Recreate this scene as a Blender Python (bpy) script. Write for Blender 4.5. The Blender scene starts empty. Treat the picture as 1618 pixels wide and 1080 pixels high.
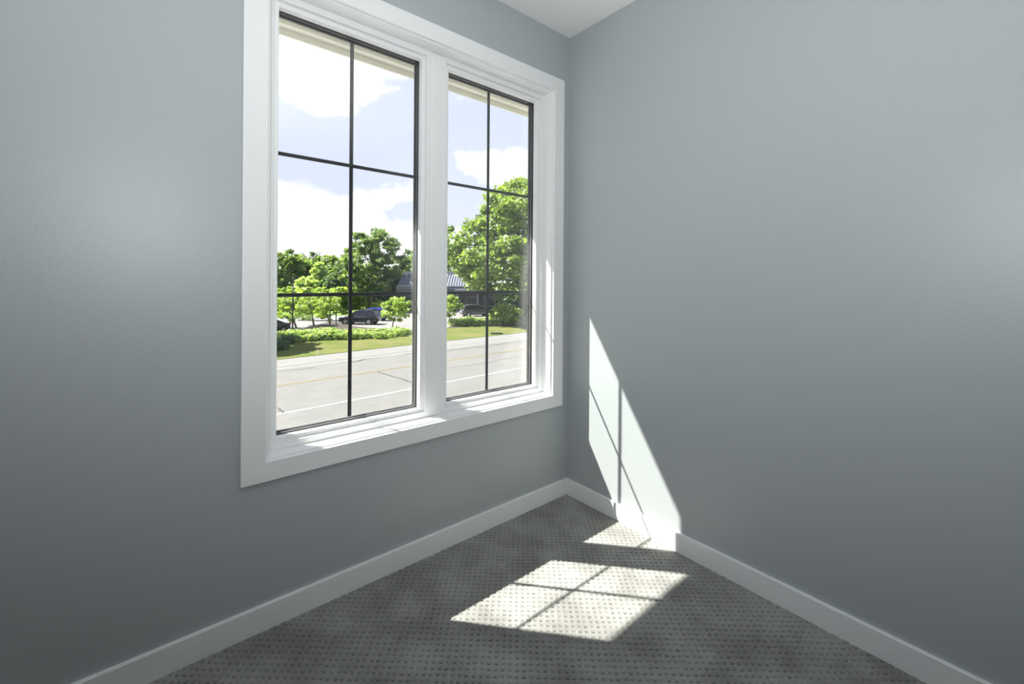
import bpy, bmesh, math, random
import numpy as np
from mathutils import Vector, Matrix

C = bpy.context.scene.collection
scene = bpy.context.scene
PI = math.pi

# ------------------------------------------------------------------ camera
F_PX, YAW, ROLL, V_H = 676.83, 0.69225, 0.00712, 444.27
CAM = (-1.91267, -1.77738, 1.271)
cam_data = bpy.data.cameras.new('camera')
cam = bpy.data.objects.new('camera', cam_data)
C.objects.link(cam)
cam.matrix_world = (Matrix.Translation(CAM) @ Matrix.Rotation(-YAW, 4, 'Z') @
                    Matrix.Rotation(PI / 2, 4, 'X') @ Matrix.Rotation(ROLL, 4, 'Z'))
cam_data.sensor_width = 36
cam_data.lens = F_PX / 1618 * 36
cam_data.shift_y = -(540 - V_H) / 1618
cam_data.clip_start = 0.05
cam_data.clip_end = 2000
scene.camera = cam

# ------------------------------------------------------------------ view
scene.view_settings.view_transform = 'Standard'
scene.view_settings.look = 'None'
scene.view_settings.exposure = 0.0
scene.view_settings.gamma = 1.0
scene.view_settings.use_curve_mapping = False
scene.cycles.max_bounces = 10
scene.cycles.diffuse_bounces = 6
scene.cycles.transparent_max_bounces = 24
scene.cycles.sample_clamp_indirect = 6.0
scene.cycles.caustics_reflective = False
scene.cycles.caustics_refractive = False
scene.cycles.use_denoising = True


def ray(u, v):
    """unit-depth direction of an image point, used to lay the sky's clouds out"""
    a, b = u - 809, v - V_H
    u0 = a * math.cos(ROLL) + b * math.sin(ROLL)
    v0 = b * math.cos(ROLL) - a * math.sin(ROLL)
    r = np.array([math.cos(YAW), -math.sin(YAW), 0])
    f = np.array([math.sin(YAW), math.cos(YAW), 0])
    return f + r * u0 / F_PX - np.array([0, 0, 1.0]) * v0 / F_PX


GZ = -4.15                                   # level of the street outside


def at(u, v, z=GZ):
    d = ray(u, v)
    t = (z - CAM[2]) / d[2]
    return (CAM[0] + d[0] * t, CAM[1] + d[1] * t, z)


def at_depth(u, depth, z=GZ):
    d = ray(u, V_H + (u - 809) * ROLL)
    return (CAM[0] + d[0] * depth, CAM[1] + d[1] * depth, z)


# ------------------------------------------------------------------ node helpers
class N:
    def __init__(s, tree):
        s.t = tree
        tree.nodes.clear()

    def new(s, kind, **kw):
        n = s.t.nodes.new(kind)
        for k, v in kw.items():
            if k.startswith('i_'):
                n.inputs[k[2:].replace('_', ' ')].default_value = v
            else:
                setattr(n, k, v)
        return n

    def link(s, a, b):
        s.t.links.new(a, b)

    def math(s, op, a, b=None, clamp=False):
        n = s.t.nodes.new('ShaderNodeMath')
        n.operation = op
        n.use_clamp = clamp
        for i, x in enumerate((a, b)):
            if x is None:
                continue
            if isinstance(x, (int, float)):
                n.inputs[i].default_value = x
            else:
                s.link(x, n.inputs[i])
        return n.outputs[0]

    def ramp(s, fac, stops):
        n = s.t.nodes.new('ShaderNodeValToRGB')
        e = n.color_ramp.elements
        while len(e) < len(stops):
            e.new(0.5)
        for el, (p, c) in zip(e, stops):
            el.position = p
            el.color = (*c, 1) if len(c) == 3 else c
        s.link(fac, n.inputs[0])
        return n.outputs[0]

    def mix(s, fac, a, b, blend='MIX'):
        n = s.t.nodes.new('ShaderNodeMix')
        n.data_type = 'RGBA'
        n.blend_type = blend
        for idx, x in ((0, fac), (6, a), (7, b)):
            if isinstance(x, (int, float)):
                n.inputs[idx].default_value = x
            elif isinstance(x, tuple):
                n.inputs[idx].default_value = (*x, 1)
            else:
                s.link(x, n.inputs[idx])
        return n.outputs[2]


def mat(name, col=(0.5, 0.5, 0.5), rough=0.5, metal=0.0, spec=0.5, noise=None, bump=None, coat=0.0):
    """principled material; noise = (scale, colour_b, detail), bump = (scale, strength, distance)"""
    m = bpy.data.materials.new(name)
    m.use_nodes = True
    n = N(m.node_tree)
    out = n.new('ShaderNodeOutputMaterial')
    p = n.new('ShaderNodeBsdfPrincipled')
    n.link(p.outputs[0], out.inputs[0])
    p.inputs['Base Color'].default_value = (*col, 1)
    p.inputs['Roughness'].default_value = rough
    p.inputs['Metallic'].default_value = metal
    p.inputs['Specular IOR Level'].default_value = spec
    p.inputs['Coat Weight'].default_value = coat
    tc = n.new('ShaderNodeTexCoord')
    if noise:
        t = n.new('ShaderNodeTexNoise')
        t.inputs['Scale'].default_value = noise[0]
        t.inputs['Detail'].default_value = noise[2]
        n.link(tc.outputs['Object'], t.inputs['Vector'])
        c = n.ramp(t.outputs[0], [(0.3, col), (0.7, noise[1])])
        n.link(c, p.inputs['Base Color'])
    if bump:
        t = n.new('ShaderNodeTexNoise')
        t.inputs['Scale'].default_value = bump[0]
        t.inputs['Detail'].default_value = 3
        n.link(tc.outputs['Object'], t.inputs['Vector'])
        b = n.new('ShaderNodeBump')
        b.inputs['Strength'].default_value = bump[1]
        b.inputs['Distance'].default_value = bump[2]
        n.link(t.outputs[0], b.inputs['Height'])
        n.link(b.outputs[0], p.inputs['Normal'])
    return m


# ------------------------------------------------------------------ sky
world = bpy.data.worlds.new('sky')
scene.world = world
world.use_nodes = True
n = N(world.node_tree)
wo = n.new('ShaderNodeOutputWorld')
bg = n.new('ShaderNodeBackground')
n.link(bg.outputs[0], wo.inputs[0])
tc = n.new('ShaderNodeTexCoord')
sep = n.new('ShaderNodeSeparateXYZ')
n.link(tc.outputs['Generated'], sep.inputs[0])
zz = sep.outputs[2]
blue = n.ramp(zz, [(0.0, (0.99, 1.04, 1.20)), (0.25, (0.92, 0.98, 1.22)), (0.6, (0.82, 0.90, 1.22)), (1.0, (0.52, 0.68, 1.08))])
mp = n.new('ShaderNodeMapping')
mp.inputs['Scale'].default_value = (1, 1, 2.6)
n.link(tc.outputs['Generated'], mp.inputs[0])
nz = n.new('ShaderNodeTexNoise')
nz.inputs['Scale'].default_value = 5.5
nz.inputs['Detail'].default_value = 9
nz.inputs['Roughness'].default_value = 0.62
nz.inputs['Distortion'].default_value = 0.35
n.link(mp.outputs[0], nz.inputs['Vector'])
total = n.math('MULTIPLY', n.math('SUBTRACT', nz.outputs[0], 0.53), 2.1)
CLOUDS = [  # image place, angular radius, weight
    ((440, 55), 0.075, 0.8), ((480, 85), 0.085, 0.9), ((520, 112), 0.075, 0.8), ((550, 128), 0.05, 0.6), ((600, 120), 0.05, 0.55), ((640, 112), 0.02, 0.25),
    ((730, 252), 0.028, 0.7), ((765, 262), 0.036, 0.85), ((800, 265), 0.045, 0.85), ((835, 270), 0.05, 0.8),
    ((575, 304), 0.022, 0.5), ((612, 305), 0.028, 0.6), ((650, 300), 0.03, 0.6),
    ((425, 335), 0.055, 0.75), ((450, 375), 0.10, 0.9), ((520, 385), 0.10, 0.85), ((600, 395), 0.10, 0.8), ((680, 395), 0.08, 0.6), ((740, 375), 0.04, 0.4)]
for (u, v), rad, w in CLOUDS:
    d = ray(u, v)
    d = d / np.linalg.norm(d)
    vm = n.new('ShaderNodeVectorMath', operation='DISTANCE')
    n.link(tc.outputs['Generated'], vm.inputs[0])
    vm.inputs[1].default_value = tuple(d)
    q = n.math('DIVIDE', vm.outputs['Value'], rad)
    g = n.math('SUBTRACT', 1.0, n.math('MULTIPLY', n.math('MULTIPLY', q, q), 0.5), clamp=True)
    total = n.math('ADD', total, n.math('MULTIPLY', g, w))
# a general cover of broken cloud beyond the framed part, and a white horizon
haze = n.math('MULTIPLY', n.math('SUBTRACT', 0.12, zz, clamp=True), 2.2)
total = n.math('ADD', total, haze)
cover = n.ramp(total, [(0.30, (0, 0, 0)), (0.62, (1, 1, 1))])
skyc = n.mix(cover, blue, (1.32, 1.32, 1.34))
below = n.math('GREATER_THAN', 0.0, n.math('ADD', zz, 0.02))
skyc = n.mix(below, skyc, (0.35, 0.36, 0.34))
n.link(skyc, bg.inputs[0])
bg.inputs[1].default_value = 1.06

# ------------------------------------------------------------------ sun
SUN_DIR = Vector((0.893, -1.0, -1.622)).normalized()     # the way the light travels
sun_d = bpy.data.lights.new('sun', 'SUN')
sun_d.energy = 20.5
sun_d.color = (1.0, 0.965, 0.90)
sun_d.angle = math.radians(0.53)
sun = bpy.data.objects.new('sun', sun_d)
C.objects.link(sun)
sun.rotation_euler = (-SUN_DIR).to_track_quat('Z', 'Y').to_euler()
sun.location = (-10, 14, 20)

# ------------------------------------------------------------------ room light: a soft lamp behind the camera, thrown upwards
lamp_d = bpy.data.lights.new('room_lamp', 'AREA')
lamp_d.shape = 'DISK'
lamp_d.size = 0.55
lamp_d.energy = 35.5
lamp_d.color = (0.96, 0.985, 1.0)
lamp = bpy.data.objects.new('room_lamp', lamp_d)
C.objects.link(lamp)
lamp.location = (-2.02, -1.97, 1.61)
lamp.rotation_euler = (-Vector((0.51, 0.51, 0.68))).to_track_quat('Z', 'Y').to_euler()


# ------------------------------------------------------------------ mesh helpers
def link(name, mesh, parent=None, kind=None, label=None, cat=None, group=None):
    o = bpy.data.objects.new(name, mesh)
    C.objects.link(o)
    if parent is not None:
        o.parent = parent
    if kind:
        o['kind'] = kind
    if label:
        o['label'] = label
    if cat:
        o['category'] = cat
    if group:
        o['group'] = group
    return o


def finish(name, bm, m, parent=None, smooth=False, **kw):
    bmesh.ops.recalc_face_normals(bm, faces=bm.faces)
    me = bpy.data.meshes.new(name)
    bm.to_mesh(me)
    bm.free()
    for x in (m if isinstance(m, (list, tuple)) else [m]):
        me.materials.append(x)
    if smooth:
        for p in me.polygons:
            p.use_smooth = True
    return link(name, me, parent, **kw)


def box(bm, x0, x1, y0, y1, z0, z1, mi=0):
    vs = [bm.verts.new(p) for p in ((x0, y0, z0), (x1, y0, z0), (x1, y1, z0), (x0, y1, z0),
                                    (x0, y0, z1), (x1, y0, z1), (x1, y1, z1), (x0, y1, z1))]
    for f in ((0, 3, 2, 1), (4, 5, 6, 7), (0, 1, 5, 4), (1, 2, 6, 5), (2, 3, 7, 6), (3, 0, 4, 7)):
        bm.faces.new([vs[i] for i in f]).material_index = mi


def bev(o, w, seg=2):
    md = o.modifiers.new('bevel', 'BEVEL')
    md.width = w
    md.segments = seg
    md.limit_method = 'ANGLE'
    return o


def ring(bm, o, i, y0, y1):
    """rectangular frame in the xz plane: o, i = (x0, x1, z0, z1) outer and inner, from y0 (room) to y1"""
    def c(r, y):
        return [bm.verts.new(p) for p in ((r[0], y, r[2]), (r[1], y, r[2]), (r[1], y, r[3]), (r[0], y, r[3]))]
    a, b, cc, d = c(o, y0), c(i, y0), c(o, y1), c(i, y1)
    for k in range(4):
        j = (k + 1) % 4
        bm.faces.new((a[k], a[j], b[j], b[k]))
        bm.faces.new((cc[k], d[k], d[j], cc[j]))
        bm.faces.new((a[k], cc[k], cc[j], a[j]))
        bm.faces.new((b[k], b[j], d[j], d[k]))


def tube(bm, pts, radii, seg=8, cap=True):
    rings = []
    for i, p in enumerate(pts):
        p = Vector(p)
        a = Vector(pts[max(i - 1, 0)])
        b = Vector(pts[min(i + 1, len(pts) - 1)])
        d = (b - a).normalized()
        s = d.cross(Vector((0, 0, 1)) if abs(d.z) < 0.9 else Vector((1, 0, 0))).normalized()
        t = s.cross(d)
        rings.append([bm.verts.new(p + (s * math.cos(2 * PI * k / seg) + t * math.sin(2 * PI * k / seg)) * radii[i])
                      for k in range(seg)])
    for r0, r1 in zip(rings, rings[1:]):
        for k in range(seg):
            bm.faces.new((r0[k], r0[(k + 1) % seg], r1[(k + 1) % seg], r1[k]))
    if cap:
        bm.faces.new(rings[0])
        bm.faces.new(list(reversed(rings[-1])))


def poly(bm, pts, z0, z1):
    """prism over a ground outline"""
    lo = [bm.verts.new((p[0], p[1], z0)) for p in pts]
    hi = [bm.verts.new((p[0], p[1], z1)) for p in pts]
    bm.faces.new(hi)
    bm.faces.new(list(reversed(lo)))
    for k in range(len(pts)):
        j = (k + 1) % len(pts)
        bm.faces.new((lo[k], lo[j], hi[j], hi[k]))


def empty(name, loc, rz=0.0, **kw):
    o = link(name, None, **kw)
    o.location = loc
    o.rotation_euler = (0, 0, rz)
    return o


# ------------------------------------------------------------------ indoor materials
M_WALL = mat('grey_eggshell_paint', (0.415, 0.445, 0.455), rough=0.40, spec=0.5, bump=(150, 0.16, 0.002))
M_CEIL = mat('ceiling_white', (0.90, 0.90, 0.89), rough=0.9, bump=(120, 0.1, 0.002))
M_TRIM = mat('trim_white', (0.82, 0.83, 0.83), rough=0.30, spec=0.5)
M_BLACK = mat('black_window_finish', (0.012, 0.012, 0.016), rough=0.35)
M_SPACER = mat('window_spacer', (0.17, 0.17, 0.16), rough=0.4, metal=0.2)
M_SIDING = mat('exterior_siding', (0.62, 0.62, 0.58), rough=0.8)


def glass_material():
    m = bpy.data.materials.new('window_glass')
    m.use_nodes = True
    n = N(m.node_tree)
    out = n.new('ShaderNodeOutputMaterial')
    lw = n.new('ShaderNodeLayerWeight')
    lw.inputs['Blend'].default_value = 0.5           # Facing output = 1 - cos
    f5 = n.math('POWER', lw.outputs['Facing'], 5.0)
    fac = n.math('ADD', n.math('MULTIPLY', f5, 0.93), 0.05)
    tr = n.new('ShaderNodeBsdfTransparent')
    tr.inputs[0].default_value = (0.985, 0.99, 0.985, 1)
    gl = n.new('ShaderNodeBsdfGlossy')
    gl.inputs['Roughness'].default_value = 0.0
    mx = n.new('ShaderNodeMixShader')
    n.link(fac, mx.inputs[0])
    n.link(tr.outputs[0], mx.inputs[1])
    n.link(gl.outputs[0], mx.inputs[2])
    n.link(mx.outputs[0], out.inputs[0])
    return m


M_GLASS = glass_material()


def carpet_material():
    m = bpy.data.materials.new('carpet_loops')
    m.use_nodes = True
    n = N(m.node_tree)
    out = n.new('ShaderNodeOutputMaterial')
    p = n.new('ShaderNodeBsdfPrincipled')
    p.inputs['Roughness'].default_value = 0.95
    p.inputs['Specular IOR Level'].default_value = 0.1
    p.inputs['Sheen Weight'].default_value = 0.25
    p.inputs['Sheen Roughness'].default_value = 0.6
    n.link(p.outputs[0], out.inputs[0])
    tc = n.new('ShaderNodeTexCoord')
    big = n.new('ShaderNodeTexNoise')
    big.inputs['Scale'].default_value = 5.0
    big.inputs['Detail'].default_value = 3
    n.link(tc.outputs['Object'], big.inputs['Vector'])
    fine = n.new('ShaderNodeTexNoise')
    fine.inputs['Scale'].default_value = 420
    fine.inputs['Detail'].default_value = 4
    n.link(tc.outputs['Object'], fine.inputs['Vector'])
    a = n.ramp(big.outputs[0], [(0.36, (0.20, 0.20, 0.187)), (0.62, (0.32, 0.322, 0.302))])
    b = n.ramp(fine.outputs[0], [(0.3, (0.7, 0.7, 0.7)), (0.7, (1.2, 1.2, 1.2))])
    c = n.mix(1.0, a, b, 'MULTIPLY')
    # shade in the bottom of each little square, painted into the colour
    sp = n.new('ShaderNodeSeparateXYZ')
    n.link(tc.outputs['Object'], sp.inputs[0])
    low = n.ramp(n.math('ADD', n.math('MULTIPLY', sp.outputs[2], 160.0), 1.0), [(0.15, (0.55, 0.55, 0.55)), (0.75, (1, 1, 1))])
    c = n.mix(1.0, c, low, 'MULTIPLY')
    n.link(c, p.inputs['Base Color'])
    bp = n.new('ShaderNodeBump')
    bp.inputs['Strength'].default_value = 0.6
    bp.inputs['Distance'].default_value = 0.003
    n.link(fine.outputs[0], bp.inputs['Height'])
    n.link(bp.outputs[0], p.inputs['Normal'])
    return m


# ------------------------------------------------------------------ room shell
X_BACK, Y_BACK, CEIL = -4.3, -3.9, 2.74


def make_floor():
    step = 0.0026
    span = 2.3
    k = int(span / step)
    xs = np.linspace(-span, 0.0, k + 1)
    X, Y = np.meshgrid(xs, xs, indexing='ij')
    ang = math.radians(-40.8)
    pitch = 0.0232
    u = (X * math.cos(ang) + Y * math.sin(ang)) / pitch
    v = (-X * math.sin(ang) + Y * math.cos(ang)) / pitch
    rng = np.random.default_rng(3)
    # every little square wanders a bit
    iu, iv = np.floor(u), np.floor(v)
    h1 = np.modf(np.abs(np.sin(iu * 12.9898 + iv * 78.233) * 43758.5453))[0]
    h2 = np.modf(np.abs(np.sin(iu * 39.346 + iv * 11.135) * 24634.6345))[0]
    fu, fv = u - iu - 0.5 + (h1 - .5) * .10, v - iv - 0.5 + (h2 - .5) * .10
    pit = (1 / (1 + np.exp((np.abs(fu) - 0.27) * 30))) * (1 / (1 + np.exp((np.abs(fv) - 0.115) * 36)))
    depth = 0.0052 * (0.65 + 0.55 * h2)
    Z = -pit * depth + 0.0009 * np.clip((np.abs(fu) - .36) * 10, 0, 1) * (1 - pit) + (rng.random(X.shape) - .5) * 0.0011 - 0.0006
    n1 = k + 1
    co = np.stack([X, Y, Z], -1).reshape(-1, 3)
    idx = np.arange(n1 * n1).reshape(n1, n1)
    quads = np.stack([idx[:-1, :-1], idx[1:, :-1], idx[1:, 1:], idx[:-1, 1:]], -1).reshape(-1, 4)
    # plain remainder of the floor round it
    ext = np.array([(X_BACK, Y_BACK, 0), (0, Y_BACK, 0), (0, -span, 0), (X_BACK, -span, 0), (-span, -span, 0), (-span, 0, 0), (X_BACK, 0, 0)], float)
    b = len(co)
    co = np.vstack([co, ext])
    quads = np.vstack([quads, [[b, b + 1, b + 2, b + 3], [b + 3, b + 4, b + 5, b + 6]]])
    me = bpy.data.meshes.new('floor')
    me.vertices.add(len(co))
    me.vertices.foreach_set('co', co.astype(np.float32).ravel())
    me.loops.add(quads.size)
    me.loops.foreach_set('vertex_index', quads.astype(np.int32).ravel())
    me.polygons.add(len(quads))
    me.polygons.foreach_set('loop_start', np.arange(0, quads.size, 4, dtype=np.int32))
    me.polygons.foreach_set('loop_total', np.full(len(quads), 4, dtype=np.int32))
    me.update(calc_edges=True)
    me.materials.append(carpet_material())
    me.polygons.foreach_set('use_smooth', np.ones(len(quads), bool))
    link('floor', me, kind='structure')


make_floor()
# opening in the window wall
OX0, OX1, OZ0, OZ1 = -1.612, -0.130, 0.601, 2.392
WT = 0.16
bm = bmesh.new()
xs, zs = [X_BACK - .12, OX0, OX1, 3.2], [-0.30, OZ0, OZ1, 2.90]
for i in range(3):
    for j in range(3):
        if i == 1 and j == 1:
            continue
        for y in (0.0, WT):
            bm.faces.new([bm.verts.new(p) for p in ((xs[i], y, zs[j]), (xs[i + 1], y, zs[j]), (xs[i + 1], y, zs[j + 1]), (xs[i], y, zs[j + 1]))]).material_index = 0 if y == 0 else 1
for a, b in (((OX0, OZ0), (OX1, OZ0)), ((OX1, OZ0), (OX1, OZ1)), ((OX1, OZ1), (OX0, OZ1)), ((OX0, OZ1), (OX0, OZ0)),
             ((xs[0], zs[0]), (xs[3], zs[0])), ((xs[3], zs[0]), (xs[3], zs[3])), ((xs[3], zs[3]), (xs[0], zs[3])), ((xs[0], zs[3]), (xs[0], zs[0]))):
    bm.faces.new([bm.verts.new(p) for p in ((a[0], 0, a[1]), (b[0], 0, b[1]), (b[0], WT, b[1]), (a[0], WT, a[1]))])
bmesh.ops.remove_doubles(bm, verts=bm.verts, dist=1e-5)
finish('wall_window', bm, [M_WALL, M_SIDING], kind='structure')
bm = bmesh.new(); box(bm, 0, .12, Y_BACK - .12, 0, -.3, 2.9); finish('wall_right', bm, M_WALL, kind='structure')
bm = bmesh.new(); box(bm, X_BACK - .12, X_BACK, Y_BACK - .12, 0, -.3, 2.9); finish('wall_left', bm, M_WALL, kind='structure')
bm = bmesh.new(); box(bm, X_BACK, 0, Y_BACK - .12, Y_BACK, -.3, 2.9); finish('wall_back', bm, M_WALL, kind='structure')
bm = bmesh.new(); box(bm, X_BACK, 0, Y_BACK, 0, CEIL, CEIL + .14); finish('ceiling', bm, M_CEIL, kind='structure')

BH, BT = 0.0895, 0.0160


def baseboard(name, a, b, nrm):
    """a, b on the wall line; nrm points into the room"""
    bm = bmesh.new()
    prof = [(0, -.008), (BT, -.008), (BT, BH - .0015), (BT - .0015, BH), (0, BH)]
    ra = [bm.verts.new((a[0] + nrm[0] * d, a[1] + nrm[1] * d, z)) for d, z in prof]
    rb = [bm.verts.new((b[0] + nrm[0] * d, b[1] + nrm[1] * d, z)) for d, z in prof]
    for k in range(5):
        j = (k + 1) % 5
        bm.faces.new((ra[k], ra[j], rb[j], rb[k]))
    bm.faces.new(ra)
    bm.faces.new(list(reversed(rb)))
    finish(name, bm, M_TRIM, kind='structure')


baseboard('baseboard_window', (X_BACK, 0), (0, 0), (0, -1))
baseboard('baseboard_right', (0, -BT), (0, Y_BACK), (-1, 0))
baseboard('baseboard_left', (X_BACK, -BT), (X_BACK, Y_BACK), (1, 0))
baseboard('baseboard_back', (X_BACK, Y_BACK), (0, Y_BACK), (0, 1))

# ------------------------------------------------------------------ window casing, jamb, mullion, two units
trim = empty('trim_1', (0, 0, 0), kind='structure')
bm = bmesh.new()
CO, CI = (-1.6834, -0.0590, 0.5386, 2.4599), (-1.6045, -0.1385, 0.6095, 2.3835)
ring(bm, CO, CI, -0.018, 0.0)
bev(finish('casing', bm, M_TRIM, trim), .0016, 2)
JI = (-1.5965, -0.1462, 0.6170, 2.3760)
bm = bmesh.new()
ring(bm, (JI[0] - .0145, JI[1] + .0145, JI[2] - .0145, JI[3] + .0145), JI, -0.0005, 0.120)
bev(finish('jamb', bm, M_TRIM, trim), .0012, 2)
MX0, MX1 = -0.8975, -0.8375
bm = bmesh.new()
box(bm, MX0, MX1, .064, .146, JI[2] + .0005, JI[3] - .0005)
bev(finish('mullion', bm, M_TRIM, trim), .004, 3)

MZ = (1.208, 1.782)


def window_unit(name, x0, x1, c0, c1, mx):
    """x0..x1 outside of the white frame, c0..c1 clear glass"""
    w = empty(name, (0, 0, 0), kind='structure')
    z0, z1, cz0, cz1 = JI[2], JI[3], 0.6585, 2.3300
    a0, a1, az0, az1 = x0 + (c0 - x0) * .56, x1 - (x1 - c1) * .56, z0 + .024, z1 - .026
    bm = bmesh.new()
    ring(bm, (x0, x1, z0, z1), (a0, a1, az0, az1), .066, .146)
    bev(finish('window_frame', bm, M_TRIM, w), .002, 2)
    bm = bmesh.new()
    ring(bm, (a0, a1, az0, az1), (c0, c1, cz0, cz1), .082, .112)
    bev(finish('glazing_bead', bm, M_TRIM, w), .0018, 2)
    def inner(d):
        return (c0 + d, c1 - d, cz0 + d, cz1 - d)
    for nm, d, y0, y1, m in (('gasket', .0016, .1122, .1235, M_BLACK), ('spacer', .0026, .1240, .1310, M_SPACER),
                             ('gasket', .0018, .1313, .1368, M_BLACK)):
        bm = bmesh.new()
        ring(bm, (a0, a1, az0, az1), inner(d), y0, y1)
        finish(nm, bm, m, w)
    bm = bmesh.new()
    ring(bm, (x0 - .004, x1 + .004, z0 - .004, z1 + .004), inner(-.005), .1465, .1640)
    ring(bm, (a0, a1, az0, az1), inner(.0085), .1371, .1464)
    finish('exterior_frame', bm, M_BLACK, w)
    for y in (.1195, .1330):
        bm = bmesh.new()
        box(bm, c0 + .0013, c1 - .0013, y, y + .0035, cz0 + .0013, cz1 - .0013)
        finish('glass_pane', bm, M_GLASS, w)
    bm = bmesh.new()
    box(bm, mx - .0083, mx + .0083, .1575, .1625, cz0 - .004, cz1 + .004)
    bev(finish('muntin', bm, M_BLACK, w), .0015, 2)
    for z in MZ:
        bm = bmesh.new()
        box(bm, c0 - .004, c1 + .004, .1577, .1623, z - .0078, z + .0078)
        bev(finish('muntin', bm, M_BLACK, w), .0015, 2)


window_unit('window_1', -1.5963, MX0, -1.5530, -0.9410, -1.2460)
window_unit('window_2', MX1, -0.1464, -0.7925, -0.1890, -0.4863)

# ------------------------------------------------------------------ eave outside the window
def soffit_material():
    m = bpy.data.materials.new('vented_soffit')
    m.use_nodes = True
    n = N(m.node_tree)
    out = n.new('ShaderNodeOutputMaterial')
    p = n.new('ShaderNodeBsdfPrincipled')
    p.inputs['Roughness'].default_value = 0.6
    n.link(p.outputs[0], out.inputs[0])
    tc = n.new('ShaderNodeTexCoord')
    sp = n.new('ShaderNodeSeparateXYZ')
    n.link(tc.outputs['Object'], sp.inputs[0])

    def cell(o, pitch):
        return n.math('ABSOLUTE', n.math('SUBTRACT', n.math('FRACT', n.math('MULTIPLY', o, 1 / pitch)), 0.5))
    dx, dy = cell(sp.outputs[0], 0.016), cell(sp.outputs[1], 0.016)
    r = n.math('SQRT', n.math('ADD', n.math('MULTIPLY', dx, dx), n.math('MULTIPLY', dy, dy)))
    hole = n.math('LESS_THAN', r, 0.17)
    panel = n.math('GREATER_THAN', n.math('FRACT', n.math('MULTIPLY', sp.outputs[0], 1 / 0.10)), 0.22)
    hole = n.math('MULTIPLY', hole, panel)
    n.link(n.mix(hole, (0.86, 0.85, 0.78), (0.22, 0.21, 0.18)), p.inputs['Base Color'])
    return m


M_FASCIA = mat('fascia_beige', (0.80, 0.78, 0.70), rough=0.6)
M_SHINGLE = mat('roof_shingle', (0.10, 0.10, 0.10), rough=0.9, noise=(30, (0.16, 0.16, 0.16), 4))
trim2 = empty('trim_2', (0, 0, 0), kind='structure')
bm = bmesh.new(); box(bm, -4.5, 3.3, WT + .002, .7425, 2.622, 2.634); finish('soffit', bm, soffit_material(), trim2)
bm = bmesh.new(); box(bm, -4.5, 3.3, .7425, .7525, 2.563, 2.760)
finish('fascia', bm, M_FASCIA, trim2)
bm = bmesh.new(); box(bm, -4.5, 3.3, .700, .7420, 2.600, 2.6215)
finish('soffit_channel', bm, M_FASCIA, trim2)
bm = bmesh.new()
vs = [bm.verts.new(p) for p in ((-4.5, .76, 2.762), (3.3, .76, 2.762), (3.3, -4.2, 4.2), (-4.5, -4.2, 4.2),
                                (-4.5, .76, 2.78), (3.3, .76, 2.78), (3.3, -4.2, 4.22), (-4.5, -4.2, 4.22))]
for f in ((0, 3, 2, 1), (4, 5, 6, 7), (0, 1, 5, 4), (1, 2, 6, 5), (2, 3, 7, 6), (3, 0, 4, 7)):
    bm.faces.new([vs[i] for i in f])
finish('roof_slope', bm, M_SHINGLE, trim2)

# ------------------------------------------------------------------ ground outside
M_ASPH = mat('road_asphalt', (0.130, 0.127, 0.119), rough=0.85, noise=(0.9, (0.152, 0.148, 0.138), 8), bump=(60, .2, .01))
M_SHOULDER = mat('shoulder_concrete', (0.160, 0.157, 0.147), rough=0.9, noise=(1.6, (0.188, 0.184, 0.174), 7))
M_LOT = mat('lot_asphalt', (0.175, 0.168, 0.162), rough=0.85, noise=(0.5, (0.205, 0.196, 0.188), 6))
M_LAWN = mat('lawn_grass', (0.085, 0.125, 0.022), rough=0.95, spec=.1, noise=(0.55, (0.165, 0.155, 0.06), 6), bump=(25, .6, .08))
M_FIELD = mat('field_grass', (0.10, 0.17, 0.035), rough=0.95, spec=.1, noise=(0.35, (0.17, 0.24, 0.06), 6))
M_MULCH = mat('bed_mulch', (0.045, 0.035, 0.032), rough=0.95, noise=(6, (0.09, 0.07, 0.06), 5), bump=(20, .6, .05))
M_PAINTW = mat('road_paint_white', (0.40, 0.40, 0.385), rough=0.7, noise=(4, (0.25, 0.25, 0.24), 5))
M_PAINTY = mat('road_paint_yellow', (0.24, 0.18, 0.05), rough=0.7, noise=(4, (0.20, 0.155, 0.05), 5))
M_CRACK = mat('crack_sealer', (0.035, 0.034, 0.032), rough=0.8)
M_KERB = mat('kerb_concrete', (0.2, 0.195, 0.185), rough=0.9)

bm = bmesh.new(); box(bm, -300, 400, 29.0, 500, GZ - .6, GZ - .06)
finish('ground', bm, M_FIELD, kind='structure')
SL = 0.075


def line_y(y0, x):
    return y0 + SL * x


def strip(name, m, ya, yb, z0, z1, parent=None, x0=-60, x1=150, **kw):
    bm = bmesh.new()
    poly(bm, [(x0, line_y(ya, x0)), (x1, line_y(ya, x1)), (x1, line_y(yb, x1)), (x0, line_y(yb, x0))], z0, z1)
    return finish(name, bm, m, parent, **kw)


road = strip('road', M_ASPH, 9.5, 27.6, GZ - .3, GZ, kind='structure')
strip('edge_line', M_PAINTW, 17.23, 17.40, GZ, GZ + .008, road)
strip('edge_line', M_PAINTW, 26.85, 27.05, GZ, GZ + .008, road)
strip('centre_line', M_PAINTY, 22.30, 22.37, GZ, GZ + .008, road)
strip('centre_line', M_PAINTY, 22.48, 22.55, GZ, GZ + .008, road)
strip('shoulder', M_SHOULDER, 27.6, 30.3, GZ - .3, GZ + .004, kind='structure')
M_BOUNCE = mat('bounce_concrete', (0.34, 0.335, 0.32), rough=0.9, noise=(1.2, (0.38, 0.375, 0.36), 5))
strip('bounce_paving', M_BOUNCE, 1.5, 9.5, GZ - .3, GZ - .01, kind='structure')  # unseen ground, made pale to bounce light up to the soffit


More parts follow.
